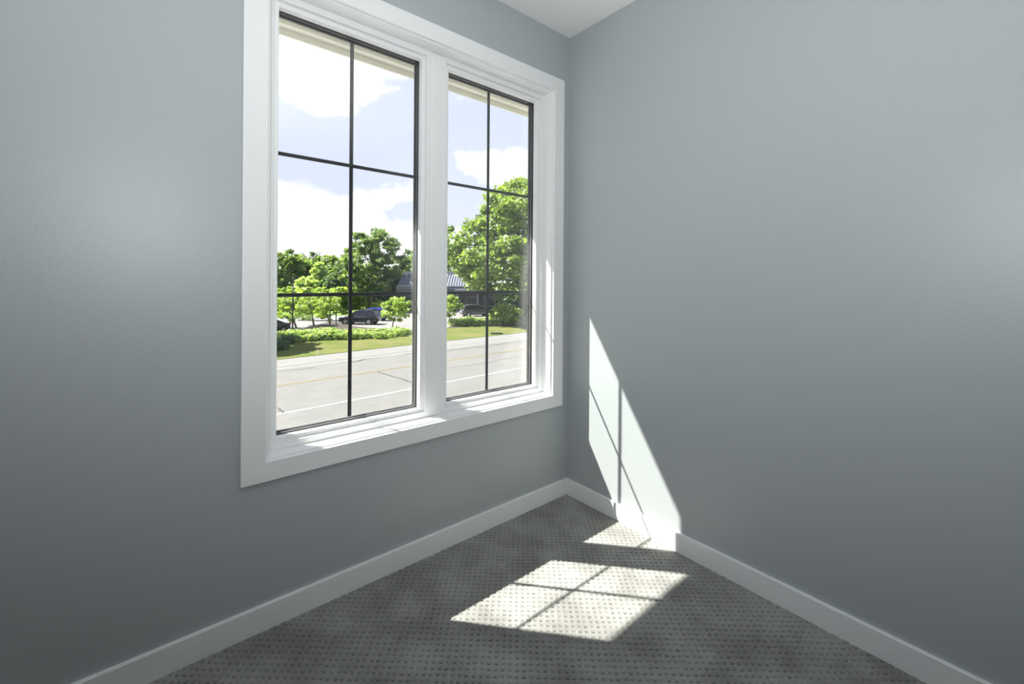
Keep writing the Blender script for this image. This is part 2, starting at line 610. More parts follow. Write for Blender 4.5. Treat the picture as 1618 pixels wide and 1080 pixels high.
def crack(pts, w):
    bm = bmesh.new()
    rnd = random.Random(5)
    fine = []
    for a, b in zip(pts, pts[1:]):
        for k in range(10):
            t = k / 10
            fine.append((a[0] + (b[0] - a[0]) * t + rnd.uniform(-.05, .05), a[1] + (b[1] - a[1]) * t + rnd.uniform(-.05, .05)))
    fine.append(pts[-1][:2])
    L = []
    R = []
    for i, p in enumerate(fine):
        a = fine[max(i - 1, 0)]
        b = fine[min(i + 1, len(fine) - 1)]
        d = Vector((b[0] - a[0], b[1] - a[1])).normalized()
        ww = w * rnd.uniform(.9, 1.9)
        L.append(bm.verts.new((p[0] - d.y * ww, p[1] + d.x * ww, GZ + .006)))
        R.append(bm.verts.new((p[0] + d.y * ww, p[1] - d.x * ww, GZ + .006)))
    for i in range(len(fine) - 1):
        bm.faces.new((L[i], R[i], R[i + 1], L[i + 1]))
    finish('crack', bm, M_CRACK, road)


for pts, w in (([(426, 637), (440, 645), (452, 654)], .022), ([(596, 587), (612, 592), (640, 600), (652, 605)], .028),
               ([(548, 570), (562, 571.5), (580, 566), (600, 563.5), (625, 560), (655, 557.5)], .045),
               ([(700, 554.5), (722, 552.5), (745, 549), (768, 547.5), (800, 542), (836, 538)], .04),
               ([(430, 588), (470, 583.5), (500, 580)], .03), ([(700, 582), (760, 574), (830, 561)], .018)):
    crack([at(*p) for p in pts], w)

# lawn between the shoulder and the planting beds
bm = bmesh.new()
lawn_far = [at(*p) for p in ((395, 540), (440, 534), (480, 532), (540, 530), (600, 529), (650, 526), (700, 520), (730, 515.5), (800, 513), (835, 513.5), (900, 516))]
near = [(x, line_y(30.3, x)) for x in (90, 60, 30, 10, -10, -30)]
lawn_far = [(-30, 44)] + [(p[0], p[1]) for p in lawn_far] + [(90, 44)]
poly(bm, [(p[0], p[1]) for p in near[::-1]] + lawn_far[::-1], GZ - .3, GZ + .03)
finish('lawn', bm, M_LAWN, kind='structure')

# car park
lot_px = [(380, 548), (445, 530), (475, 520), (512, 511), (528, 508), (545, 515), (560, 518), (600, 521), (650, 525), (690, 521),
          (712, 517), (730, 512), (756, 508), (782, 505), (806, 501), (812, 496), (800, 490.5), (740, 489), (697, 491), (655, 492), (600, 497), (545, 498), (480, 500), (400, 501)]
bm = bmesh.new()
poly(bm, [at(*p)[:2] for p in lot_px], GZ - .3, GZ + .012)
finish('car_park', bm, M_LOT, kind='structure')
# mulch bed with a kerb that swells into the car park
bed_px = [(380, 552), (440, 533), (470, 523.5), (500, 513.5), (522, 508), (537, 508.5), (548, 514), (575, 517.5), (605, 520), (640, 524),
          (652, 527), (600, 530), (540, 531), (480, 533), (440, 536), (395, 543)]
bm = bmesh.new()
poly(bm, [at(*p)[:2] for p in bed_px], GZ - .3, GZ + .05)
finish('mulch_bed', bm, M_MULCH, kind='structure')
bed2_px = [(704, 519), (722, 512.5), (740, 509.5), (775, 507.5), (800, 504), (812, 500), (845, 500), (850, 514), (800, 515), (730, 517)]
bm = bmesh.new()
poly(bm, [at(*p)[:2] for p in bed2_px], GZ - .3, GZ + .05)
finish('mulch_bed', bm, M_MULCH, kind='structure')
# low kerb islands in the car park, seen as thin dark and light strips
for pts in ([(470, 504.5), (500, 505.5), (538, 505), (538, 507), (500, 507.4), (470, 506.5)],
            [(628, 492.5), (652, 491.8), (653, 493.8), (630, 494.6)],
            [(727, 490), (745, 489.2), (747, 490.6), (729, 491.4)]):
    bm = bmesh.new()
    poly(bm, [at(*p)[:2] for p in pts], GZ, GZ + .16)
    finish('kerb_island', bm, M_KERB, kind='structure')

# ------------------------------------------------------------------ foliage
def leaf_material(name, dark, light, scale=0.5, trans=0.5):
    m = bpy.data.materials.new(name)
    m.use_nodes = True
    n = N(m.node_tree)
    out = n.new('ShaderNodeOutputMaterial')
    tc = n.new('ShaderNodeTexCoord')
    t = n.new('ShaderNodeTexNoise')
    t.inputs['Scale'].default_value = scale
    t.inputs['Detail'].default_value = 5
    n.link(tc.outputs['Object'], t.inputs['Vector'])
    c = n.ramp(t.outputs[0], [(0.35, dark), (0.65, light)])
    d = n.new('ShaderNodeBsdfDiffuse')
    tr = n.new('ShaderNodeBsdfTranslucent')
    g = n.new('ShaderNodeBsdfGlossy')
    g.inputs['Roughness'].default_value = 0.45
    g.inputs[0].default_value = (0.8, 0.85, 0.9, 1)
    n.link(c, d.inputs[0])
    tcol = n.mix(1.0, c, (1.25, 1.35, 0.55), 'MULTIPLY')
    n.link(tcol, tr.inputs[0])
    m1 = n.new('ShaderNodeMixShader')
    m1.inputs[0].default_value = trans
    n.link(d.outputs[0], m1.inputs[1])
    n.link(tr.outputs[0], m1.inputs[2])
    m2 = n.new('ShaderNodeMixShader')
    m2.inputs[0].default_value = 0.05
    n.link(m1.outputs[0], m2.inputs[1])
    n.link(g.outputs[0], m2.inputs[2])
    n.link(m2.outputs[0], out.inputs[0])
    return m


L_MAPLE = leaf_material('maple_leaf', (0.15, 0.215, 0.06), (0.34, 0.43, 0.13))
L_DARK = leaf_material('dark_leaf', (0.10, 0.15, 0.06), (0.24, 0.32, 0.13), .3)
L_MID = leaf_material('mid_leaf', (0.15, 0.22, 0.07), (0.33, 0.42, 0.14), .25)
L_PALE = leaf_material('pale_leaf', (0.34, 0.44, 0.17), (0.55, 0.63, 0.30), .4)
L_LIME = leaf_material('lime_leaf', (0.24, 0.34, 0.08), (0.46, 0.55, 0.15), .8)
L_BUSH = leaf_material('bush_leaf', (0.22, 0.31, 0.09), (0.52, 0.60, 0.27), 2.2)
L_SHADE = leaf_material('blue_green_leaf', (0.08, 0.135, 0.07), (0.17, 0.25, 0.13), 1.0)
M_BARK = mat('bark', (0.075, 0.06, 0.05), rough=0.95, noise=(3, (0.13, 0.11, 0.09), 6))
M_BARK2 = mat('pale_bark', (0.25, 0.23, 0.21), rough=0.95, noise=(3, (0.35, 0.33, 0.30), 6))


def leaves_mesh(name, pos, size, m, seed, flat=0.35, asp=1.5):
    """one folded leaf card per position"""
    rng = np.random.default_rng(seed)
    k = len(pos)
    nrm = rng.normal(size=(k, 3))
    nrm[:, 2] = nrm[:, 2] * (1 - flat) + np.sign(nrm[:, 2] + 1e-6) * flat * 1.6
    nrm /= np.linalg.norm(nrm, axis=1)[:, None]
    t = rng.normal(size=(k, 3))
    a = np.cross(nrm, t)
    a /= np.linalg.norm(a, axis=1)[:, None] + 1e-9
    b = np.cross(nrm, a)
    s = (size * rng.uniform(.6, 1.35, k))[:, None]
    a, b = a * s * .5 * asp, b * s * .5
    fold = nrm * s * 0.18
    P = np.stack([pos - a, pos - b * .9 + fold, pos + a, pos + b * .9 + fold], 1).reshape(-1, 3)
    q = np.arange(4 * k, dtype=np.int32).reshape(k, 4)
    tri = np.stack([q[:, 0], q[:, 1], q[:, 2], q[:, 0], q[:, 2], q[:, 3]], 1).ravel()
    me = bpy.data.meshes.new(name)
    me.vertices.add(len(P))
    me.vertices.foreach_set('co', P.astype(np.float32).ravel())
    me.loops.add(len(tri))
    me.loops.foreach_set('vertex_index', tri.astype(np.int32))
    me.polygons.add(len(tri) // 3)
    me.polygons.foreach_set('loop_start', np.arange(0, len(tri), 3, dtype=np.int32))
    me.polygons.foreach_set('loop_total', np.full(len(tri) // 3, 3, dtype=np.int32))
    me.update(calc_edges=True)
    me.materials.append(m)
    return me


def prof_r(prof, z):
    """radius of a crown outline [(z, r)...] at height z"""
    return np.interp(z, [p[0] for p in prof], [p[1] for p in prof])


def crown_points(prof, n_clump, n_leaf, clump, seed, hollow=0.55, gaps=0.0):
    """leaf clumps spread through a crown with outline prof"""
    rng = np.random.default_rng(seed)
    z0, z1 = prof[0][0], prof[-1][0]
    cs = []
    while len(cs) < n_clump:
        z = rng.uniform(z0, z1)
        rmax = prof_r(prof, z)
        if rng.random() > (rmax / max(p[1] for p in prof)) ** 1.2 + .08:
            continue
        r = rmax * (hollow + (1 - hollow) * rng.random() ** .6) if rng.random() < .82 else rmax * rng.random()
        th = rng.uniform(0, 2 * PI)
        lob = 1 + .14 * math.sin(3 * th + z * .7 + seed) + .08 * math.sin(7 * th - z * 1.3)
        cs.append((r * lob * math.cos(th), r * lob * math.sin(th), z))
    cs = np.array(cs)
    k = len(cs)
    d = rng.normal(size=(k, n_leaf, 3))
    d /= np.linalg.norm(d, axis=2)[..., None]
    rad = clump * rng.uniform(.55, 1.3, (k, 1, 1)) * rng.random((k, n_leaf, 1)) ** .45
    d = d * rad
    d[..., 2] *= .62
    return (cs[:, None, :] + d).reshape(-1, 3), cs


def make_tree(name, loc, prof, leafmat, n_clump, n_leaf, clump, leaf, seed, label, cat='tree', group=None,
              trunk_r=.3, bark=None, branches=14, lean=(0, 0), flat=.35, hollow=.55):
    root = empty(name, loc, label=label, cat=cat, group=group)
    pts, cs = crown_points(prof, n_clump, n_leaf, clump, seed, hollow)
    pts[:, 0] += lean[0] * pts[:, 2]
    pts[:, 1] += lean[1] * pts[:, 2]
    link('foliage', leaves_mesh('foliage', pts, leaf, leafmat, seed, flat), root)
    rnd = random.Random(seed)
    bm = bmesh.new()
    z0, z1 = prof[0][0], prof[-1][0]
    fork = z0 + (z1 - z0) * .18
    tp = [(0, 0, -.05), (.02, .01, fork * .5), (.03, -.03, fork), (0, 0, z0 + (z1 - z0) * .55), (0.05, 0, z0 + (z1 - z0) * .85)]
    tp = [(x + lean[0] * z, y + lean[1] * z, z) for x, y, z in tp]
    tube(bm, tp, [trunk_r * 1.25, trunk_r, trunk_r * .85, trunk_r * .45, trunk_r * .12], 8)
    finish('trunk', bm, bark or M_BARK, root, smooth=True)
    if branches:
        bm = bmesh.new()
        for k in range(branches):
            c = cs[rnd.randrange(len(cs))]
            zs_ = max(z0 * .8, min(c[2] - rnd.uniform(.5, 2.5) * trunk_r * 4, z0 + (z1 - z0) * .7))
            a = Vector((lean[0] * zs_, lean[1] * zs_, zs_))
            b = Vector((c[0] + lean[0] * c[2], c[1] + lean[1] * c[2], c[2]))
            mid = a.lerp(b, .5) + Vector((0, 0, (b - a).length * .10))
            tube(bm, [a, mid, b], [trunk_r * .38, trunk_r * .22, trunk_r * .06], 5)
        finish('branches', bm, bark or M_BARK, root, smooth=True)
    return root


# big maple on the right, behind the shrubs of the car park
S1 = 58.5 / F_PX
make_tree('maple_tree', at_depth(826, 58.5), [(4.2, 5.5), (5.6, 9.0), (8.0, 10.6), (10.2, 10.5), (12.2, 9.0), (14.2, 7.6), (16.2, 5.6), (17.8, 3.6), (19.3, .8)],
          L_MAPLE, 620, 62, 1.15, .40, 11, 'tall bright green leafy tree reaching highest, behind the shrubs right of the minivan', trunk_r=.45, branches=34)
# the dome shaped tree left of the dark roof
make_tree('dome_tree', at_depth(589, 78), [(3.0, 3.4), (4.5, 4.4), (6.5, 5.4), (8.6, 6.1), (10.6, 5.7), (12.3, 4.6), (13.8, 2.6), (14.6, .6)],
          L_DARK, 235, 50, .85, .40, 21, 'large round topped dark green tree standing just left of the dark roofed building', trunk_r=.38, branches=30)
make_tree('dark_tree', at_depth(606, 82), [(.6, 2.2), (2.5, 3.6), (4.5, 4.0), (6.5, 3.3), (8.2, 1.2)],
          L_SHADE, 150, 50, .9, .42, 22, 'very dark dense tree touching the left edge of the dark metal roof', trunk_r=.3, branches=8)

# trees of the far wood, left window
far = [(420, 104, 118, 9.0, 'dark green tree at the left end of the far wood, cut by the window frame', L_DARK),
       (436, 112, 128, 10.0, 'mid green tree in the far wood just left of the tallest grey green one', L_MID),
       (453, 108, 118, 12.8, 'tall grey green tree topping the left part of the far wood', L_DARK),
       (474, 110, 120, 11.2, 'mid green tree of the far wood behind the lamp pole heads', L_MID),
       (497, 116, 122, 12.0, 'green tree of the far wood rising right behind the bare branches', L_MID),
       (524, 112, 120, 11.8, 'green tree of the far wood with a flat rounded top left of the dome tree', L_MID),
       (548, 118, 124, 11.4, 'dark green far tree half hidden by the black window bar', L_DARK),
       (563, 96, 100, 9.0, 'yellow green tree low in front of the dome shaped tree', L_PALE),
       (652, 120, 120, 12.4, 'small bright green treetop above the left end of the dark roof', L_MID),
       (672, 125, 130, 17.0, 'thin topped far tree beside the white window post', L_PALE),
       (706, 118, 120, 14.2, 'far green tree between the white window post and the tall maple', L_DARK)]
for i, (u, dep, _, h, lab, lm) in enumerate(far):
    w = h * .42
    make_tree('woodland_tree', at_depth(u, dep), [(h * .08, w * .8), (h * .3, w), (h * .6, w * .92), (h * .82, w * .6), (h, w * .15)],
              lm, 120, 40, 1.25, .62, 40 + i, lab, group='trees of the far wood', trunk_r=.3, branches=0)
make_tree('pale_tree', at_depth(505, 92), [(1.5, 3.4), (3.2, 3.6), (5.0, 2.6), (7.0, 1.5), (9.2, .4)],
          L_PALE, 130, 50, .75, .42, 71, 'cone shaped pale yellow green tree in front of the far wood', trunk_r=.22, branches=8)
make_tree('pale_tree', at_depth(486, 88), [(1.2, 2.4), (3.2, 2.8), (5.0, 1.8), (6.0, .5)],
          L_PALE, 90, 50, .7, .42, 72, 'low rounded pale green tree at the left foot of the cone shaped one', trunk_r=.2, branches=6)
make_tree('grey_green_tree', at_depth(527, 90), [(.8, 2.6), (3.0, 3.2), (5.0, 2.4), (6.6, .6)],
          L_SHADE, 110, 50, .8, .42, 73, 'low dark grey green tree right of the cone shaped pale one', trunk_r=.2, branches=6)


def bare_tree():
    root = empty('bare_tree', at_depth(488, 118), label='bare grey branched tree with two dark leafy clumps above the far wood', cat='tree')
    rnd = random.Random(4)
    bm = bmesh.new()
    tube(bm, [(0, 0, 0), (.1, 0, 6), (0, 0, 10)], [.3, .22, .14], 6)
    for k in range(26):
        th = rnd.uniform(0, 2 * PI)
        z = rnd.uniform(8, 11)
        r = rnd.uniform(1.5, 4.2)
        top = rnd.uniform(12.2, 14.2)
        tube(bm, [(0, 0, z), (r * .5 * math.cos(th), r * .5 * math.sin(th), z + (top - z) * .6), (r * math.cos(th), r * math.sin(th), top)], [.09, .06, .02], 4)
    finish('trunk', bm, M_BARK2, root)
    rng = np.random.default_rng(2)
    rt = np.array([math.cos(YAW), -math.sin(YAW), 0])
    for dx, z, s in ((1.0, 12.6, .55), (2.3, 11.7, .42)):
        p = rng.normal(size=(160, 3)) * s * .5 + rt * dx + np.array([0, 0, z])
        link('leaf_clump', leaves_mesh('leaf_clump', p, .35, L_SHADE, 5), root)


bare_tree()

# band of tall pale bushes in front of the wood
bush_src = []
for s in range(3):
    rng = np.random.default_rng(100 + s)
    pts, _ = crown_points([(.1, .9), (.8, 1.25), (1.6, 1.0), (2.3, .35)], 46, 34, .42, 200 + s, .4)
    bush_src.append(pts)
far_bush_mesh = [leaves_mesh('foliage', p * 1.7, .42, L_LIME, 300 + i) for i, p in enumerate(bush_src)]
k = 0
for u in range(405, 560, 9):
    o = link('tall_bush', far_bush_mesh[k % 3], label='tall yellow green bush in the band of bushes before the far wood', cat='bush', group='band of tall bushes before the far wood')
    o.location = at_depth(u + random.Random(u).uniform(-3, 3), 80 + random.Random(u).uniform(-2, 2))
    o.rotation_euler = (0, 0, u * 1.7)
    k += 1
for u in list(range(600, 700, 8)):
    o = link('tall_bush', far_bush_mesh[k % 3], label='green bush in the row along the far edge of the car park', cat='bush', group='bushes along the far edge of the car park')
    o.location = at_depth(u, 74.5)
    o.scale = (.6, .6, .48)
    o.rotation_euler = (0, 0, u * 2.3)
    k += 1

# young trees in the car park beds
YT = 'young_tree'
G2 = 'young lime green trees planted in the car park beds'
for (u, vb, cu, cv, rw, rh, lab, sd) in (
        (468.5, 518.5, 456, 486, 27, 20, 'young lime green tree right beside the grey lamp pole', 1),
        (496, 514.5, 490, 485, 22, 18, 'young tree with a dark slim trunk between the lamp pole and the black car', 2),
        (520.5, 525, 521, 486, 24, 20, 'young bright green tree just left of the front of the black car', 3),
        (618.5, 523, 625, 486, 24, 20, 'young broad tree standing right of the blue car', 4),
        (709.5, 514.5, 711, 482, 18, 16, 'small round young tree left of the dark minivan', 5)):
    p = at(u, vb)
    d = math.hypot(p[0] - CAM[0], p[1] - CAM[1])
    dep = (CAM[2] - GZ) * F_PX / (vb - V_H - (u - 809) * ROLL)
    s = dep / F_PX
    zc = (vb - cv) * s
    a, h = rw * s, rh * s
    off = (cu - u) * s / max(zc, .1)
    make_tree(YT, p, [(zc - h, a * .45), (zc - h * .5, a * .92), (zc, a), (zc + h * .5, a * .8), (zc + h * .95, a * .2)],
              L_LIME, 50, 34, .36, .19, 500 + sd, lab, group=G2, trunk_r=.055 if sd > 3 else .09, branches=12, lean=(off * math.cos(YAW), -off * math.sin(YAW)), hollow=.3, bark=M_BARK2 if sd == 5 else None)
# broad tree left outside the view whose shade lies on the lawn
make_tree('lawn_tree', (1.3, 39.6, GZ), [(3.2, 2.4), (5.0, 3.6), (7.0, 3.2), (9.0, 1.0)], L_MID, 130, 45, .8, .36, 90,
          'broad green tree on the lawn, left of what the window shows', trunk_r=.2, branches=10)

# bushes and perennials in the bed beside the lawn
def tuft_mesh(seed, m, w=.55, h=.9, k=210, leaf=.13):
    rng = np.random.default_rng(seed)
    z = rng.random(k) ** .7 * h
    r = w * rng.random(k) ** .5 * (1 - .35 * (z / h) ** 2)
    th = rng.uniform(0, 2 * PI, k)
    p = np.stack([r * np.cos(th), r * np.sin(th), z], 1)
    return leaves_mesh('bush', p, leaf, m, seed, 0.0, 2.2)


tufts = [tuft_mesh(700 + i, L_BUSH) for i in range(4)]
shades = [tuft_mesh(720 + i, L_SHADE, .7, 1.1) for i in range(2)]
rnd = random.Random(12)
LB = 'light green leafy bush in the long bed between lawn and car park'
GB = 'light green bushes in the long bed between lawn and car park'
foot = [(424, 547), (445, 541), (480, 538.5), (540, 536), (600, 534.5), (645, 529)]
us, vs_ = [p[0] for p in foot], [p[1] for p in foot]
for row in range(3):
    for i in range(26):
        u = 428 + i * 8.6 + rnd.uniform(-3, 3)
        if u > 646 - row * 10:
            continue
        vb = float(np.interp(u, us, vs_)) - row * 3.0 + rnd.uniform(-.8, .8)
        where = ('left of the lamp pole' if u < 462 else 'left of the black bar' if u < 550 else 'right of the black bar')
        rown = ('at the lawn edge', 'mid bed', 'at the car park side')[row]
        o = link('garden_bush', tufts[(i + row) % 4], label='green bush of the long bed, %s, %s' % (rown, where), cat='bush', group=GB)
        o.location = at(u, vb)
        o.rotation_euler = (0, 0, rnd.uniform(0, 6))
        s = rnd.uniform(.75, 1.25) * (1.0 if u < 560 else .8)
        o.scale = (s * 1.2, s * 1.2, s * .72)
for i in range(12):
    u, vb = 400 + i * 5.2, 560 - i * 1.1 + rnd.uniform(-2, 2)
    if u > 448:
        vb = 548 - i * .5
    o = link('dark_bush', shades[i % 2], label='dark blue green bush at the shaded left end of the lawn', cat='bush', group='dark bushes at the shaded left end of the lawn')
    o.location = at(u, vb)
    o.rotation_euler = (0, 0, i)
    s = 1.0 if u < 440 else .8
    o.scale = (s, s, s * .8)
for i in range(30):
    u = 718 + (i % 15) * 6.2 + rnd.uniform(-2, 2)
    vb = (515.5 - (u - 716) * .02) - (i // 15) * 3.2
    if u < 730 and i >= 15:
        continue
    o = link('garden_bush', tufts[i % 4], label='light green bush in the right hand bed, %s row, %s' % ('back' if i >= 15 else 'front', 'left of the black window bar' if u < 766 else 'right of the black window bar'), cat='bush', group='light green bushes in front of the minivan')
    o.location = at(u, vb)
    o.rotation_euler = (0, 0, rnd.uniform(0, 6))
    s = rnd.uniform(.7, 1.05)
    o.scale = (s * 1.3, s * 1.3, s)
for u, v, w, h, lab, lm in ((803, 513, 1.9, 2.6, 'large rounded shrub at the right end of the bed, beside the minivan front', L_BUSH),
                            (790, 508, 1.3, 2.1, 'upright green shrub between the minivan and the large rounded shrub', L_LIME),
                            (812, 505, 1.8, 3.8, 'tall dark shrub under the tall maple', L_SHADE),
                            (796, 500, 1.8, 4.4, 'tall dark leafy shrub behind the minivan front', L_DARK)):
    pts, _ = crown_points([(.1, w * .7), (h * .4, w), (h * .75, w * .8), (h, w * .25)], 60, 40, .42, int(u), .4)
    o = link('shrub', leaves_mesh('shrub', pts, .24, lm, int(u)), label=lab, cat='shrub')
    o.location = at(u, v)

# ------------------------------------------------------------------ cars
M_RUBBER = mat('tyre_rubber', (0.02, 0.02, 0.02), rough=0.85)
M_RIM = mat('alloy_rim', (0.48, 0.48, 0.48), rough=0.3, metal=0.8)
M_CGLASS = mat('tinted_car_glass', (0.02, 0.025, 0.032), rough=0.08, spec=0.6)
M_LAMPW = mat('headlamp_lens', (0.7, 0.72, 0.74), rough=0.15)
M_LAMPR = mat('tail_lamp_lens', (0.14, 0.015, 0.015), rough=0.2)
M_PLATE = mat('white_plate', (0.75, 0.75, 0.75), rough=0.5)
M_CHROME = mat('chrome', (0.75, 0.75, 0.78), rough=0.15, metal=1.0)


def car(name, loc, rz, paint, L, W, lower, roof, wheels, wr, label, rails=True):
    """lower: [(x, ztop)], roof: [(x, z)] from rear base to front base; x forward"""
    root = empty(name, loc, rz, label=label, cat='car')
    # lower body
    bm = bmesh.new()
    prev = None
    first = None
    for x, zt in lower:
        endf = max(0.0, (abs(x) - L * .42) / (L * .08))
        hw = W / 2 * (1 - .16 * endf)
        zb = .26 + .12 * endf
        for cx in wheels:
            pass
        sec = [(-hw * .93, zb), (-hw, zb + .18), (-hw * 1.0, zt * .62 + .12), (-hw * .95, zt - .04), (-hw * .80, zt), (hw * .80, zt), (hw * .95, zt - .04),
               (hw * 1.0, zt * .62 + .12), (hw, zb + .18), (hw * .93, zb)]
        r = [bm.verts.new((x, y, z)) for y, z in sec]
        if prev:
            for k in range(len(r)):
                j = (k + 1) % len(r)
                bm.faces.new((prev[k], prev[j], r[j], r[k]))
        else:
            bm.faces.new(r)
        prev = r
    bm.faces.new(list(reversed(prev)))
    finish('body', bm, paint, root, smooth=True)
    # cabin
    bm = bmesh.new()
    zb = np.interp([p[0] for p in roof], [p[0] for p in lower], [p[1] for p in lower]) - .03
    prev = None
    hw0, hw1 = W / 2 * .90, W / 2 * .70
    zmax = max(p[1] for p in roof)
    top = []
    for (x, z), b in zip(roof, zb):
        t = max(0.0, (z - b) / (zmax - b))
        hy = hw0 + (hw1 - hw0) * t
        r = [bm.verts.new(p) for p in ((x, -hw0, b), (x, -hy, z), (x, -hy * .8, z + .02 * t), (x, hy * .8, z + .02 * t), (x, hy, z), (x, hw0, b))]
        top.append((x, hy, z, b))
        if prev:
            for k in range(5):
                bm.faces.new((prev[k], prev[k + 1], r[k + 1], r[k]))
        prev = r
    cab = finish('cabin', bm, paint, root)

    def side_pt(x, f, s):
        """point on the cabin side: f = 0 belt, 1 roof line"""
        z = np.interp(x, [p[0] for p in roof], [p[1] for p in roof])
        b = np.interp(x, [p[0] for p in roof], list(zb))
        t = max(0.0, (z - b) / (zmax - b))
        hy = hw0 + (hw1 - hw0) * t
        return (x, s * (hw0 + (hy - hw0) * f + .012), b + (z - b) * f)

    x0, x1 = roof[0][0], roof[-1][0]
    span = x1 - x0
    n_w = 3
    cuts = [x0 + span * .10, x0 + span * .30, x0 + span * .55, x0 + span * .80]
    for s in (-1, 1):
        for a, b in zip(cuts, cuts[1:]):
            bm = bmesh.new()
            pa, pb = a + .035, b - .035
            v0 = [bm.verts.new(side_pt(pa, .10, s)), bm.verts.new(side_pt(pb, .10, s)), bm.verts.new(side_pt(pb, .84, s)), bm.verts.new(side_pt(pa, .84, s))]
            v1 = [bm.verts.new(v.co - Vector((0, s * .01, 0))) for v in v0]
            bm.faces.new(v0)
            bm.faces.new(v1[::-1])
            for k in range(4):
                bm.faces.new((v0[k], v0[(k + 1) % 4], v1[(k + 1) % 4], v1[k]))
            finish('side_window', bm, M_CGLASS, root)
    for nm, (i, j) in (('rear_window', (0, 1)), ('windscreen', (len(roof) - 1, len(roof) - 2))):
        xa, ha, za, ba = top[i]
        xb, hb, zb_, bb = top[j]
        sg = -1 if nm == 'rear_window' else 1
        lo = ba if za < zmax * .9 else za
        p0 = Vector((xa, 0, max(ba, za)))
        p1 = Vector((xb, 0, zb_))
        a, b = p0.lerp(p1, .12), p0.lerp(p1, .9)
        nn = Vector((p1.z - p0.z, 0, -(p1.x - p0.x))).normalized()
        if nn.x * sg < 0:
            nn = -nn
        bm = bmesh.new()
        vv = []
        for off in (.015, -.01):
            for p, hy in ((a, hw0 * .84), (b, hb * .84)):
                for y in (-1, 1):
                    vv.append(bm.verts.new((p.x + nn.x * off, y * hy, p.z + nn.z * off)))
        for f in ((0, 1, 3, 2), (4, 6, 7, 5), (0, 2, 6, 4), (1, 5, 7, 3), (0, 4, 5, 1), (2, 3, 7, 6)):
            bm.faces.new([vv[q] for q in f])
        finish(nm, bm, M_CGLASS, root)
    for cx in wheels:
        for s in (-1, 1):
            def disc(r, ya, yb, seg=20):
                bm = bmesh.new()
                A = [bm.verts.new((cx + r * math.cos(2 * PI * q / seg), ya, wr + r * math.sin(2 * PI * q / seg))) for q in range(seg)]
                B = [bm.verts.new((cx + r * math.cos(2 * PI * q / seg), yb, wr + r * math.sin(2 * PI * q / seg))) for q in range(seg)]
                bm.faces.new(A)
                bm.faces.new(B[::-1])
                for q in range(seg):
                    bm.faces.new((A[q], A[(q + 1) % seg], B[(q + 1) % seg], B[q]))
                return bm
            # dark arch above the tyre
            ar = finish('wheel_arch', disc(wr * 1.18, s * (W / 2 - .10), s * (W / 2 + .004)), M_RUBBER, root)
            wh = finish('wheel', disc(wr, s * (W / 2 - .2), s * (W / 2 + .02)), M_RUBBER, root)
            finish('rim', disc(wr * .66, s * (W / 2 + .02), s * (W / 2 + .032)), M_RIM, wh)
    xf, xr = lower[-1][0], lower[0][0]
    for s in (-1, 1):
        bm = bmesh.new(); box(bm, xf - .34, xf - .06, min(s * W * .30, s * W * .455), max(s * W * .30, s * W * .455), .66, .80); finish('headlight', bm, M_LAMPW, root)
        bm = bmesh.new(); box(bm, xr + .03, xr + .14, min(s * W * .38, s * W * .47), max(s * W * .38, s * W * .47), .84, 1.00); finish('tail_light', bm, M_LAMPR, root)
        bm = bmesh.new(); box(bm, x1 - span * .20, x1 - span * .15, min(s * W * .47, s * W * .57), max(s * W * .47, s * W * .57), zb[-1] + .02, zb[-1] + .16); finish('side_mirror', bm, paint, root)
    bm = bmesh.new(); box(bm, xr - .015, xr + .05, -.26, .26, .70, .86); finish('licence_plate', bm, M_PLATE, root)
    if rails:
        xm = [p[0] for p in roof if p[1] > zmax - .09]
        for s in (-1, 1):
            bm = bmesh.new()
            tube(bm, [(min(xm), s * hw1 * .92, zmax - .03), (min(xm) + .15, s * hw1 * .92, zmax + .05), (max(xm) - .15, s * hw1 * .92, zmax + .05), (max(xm), s * hw1 * .92, zmax - .02)], [.02] * 4, 6)
            finish('roof_rail', bm, M_CHROME, root)
    return root


def paint(name, c, metal=.3):
    return mat(name, c, rough=0.22, metal=metal, spec=.5, coat=.6)


z_lot = GZ + .013
suv_low = [(-2.42, .78), (-2.36, 1.0), (-2.1, 1.08), (-1, 1.07), (.2, 1.06), (1.1, 1.05), (1.7, 1.0), (2.15, .92), (2.38, .78), (2.44, .60)]
suv_roof = [(-2.22, 1.10), (-1.95, 1.62), (-1.2, 1.73), (-.2, 1.75), (.35, 1.66), (1.15, 1.10)]
pr, pf = at(584.5, 513.2), at(544, 512.6)
ax = math.atan2(pf[1] - pr[1], pf[0] - pr[0])
cx, cy = (pr[0] + pf[0]) / 2, (pr[1] + pf[1]) / 2
side = Vector((math.sin(ax), -math.cos(ax)))
if side.dot(Vector((cx - CAM[0], cy - CAM[1]))) < 0:
    side = -side
car('black_suv', (cx + side.x * .9, cy + side.y * .9, z_lot), ax, paint('black_paint', (0.012, 0.013, 0.018)), 4.86, 1.92, suv_low, suv_roof, (-1.46, 1.45), .37,
    'black sport utility car parked facing left behind the long bed')
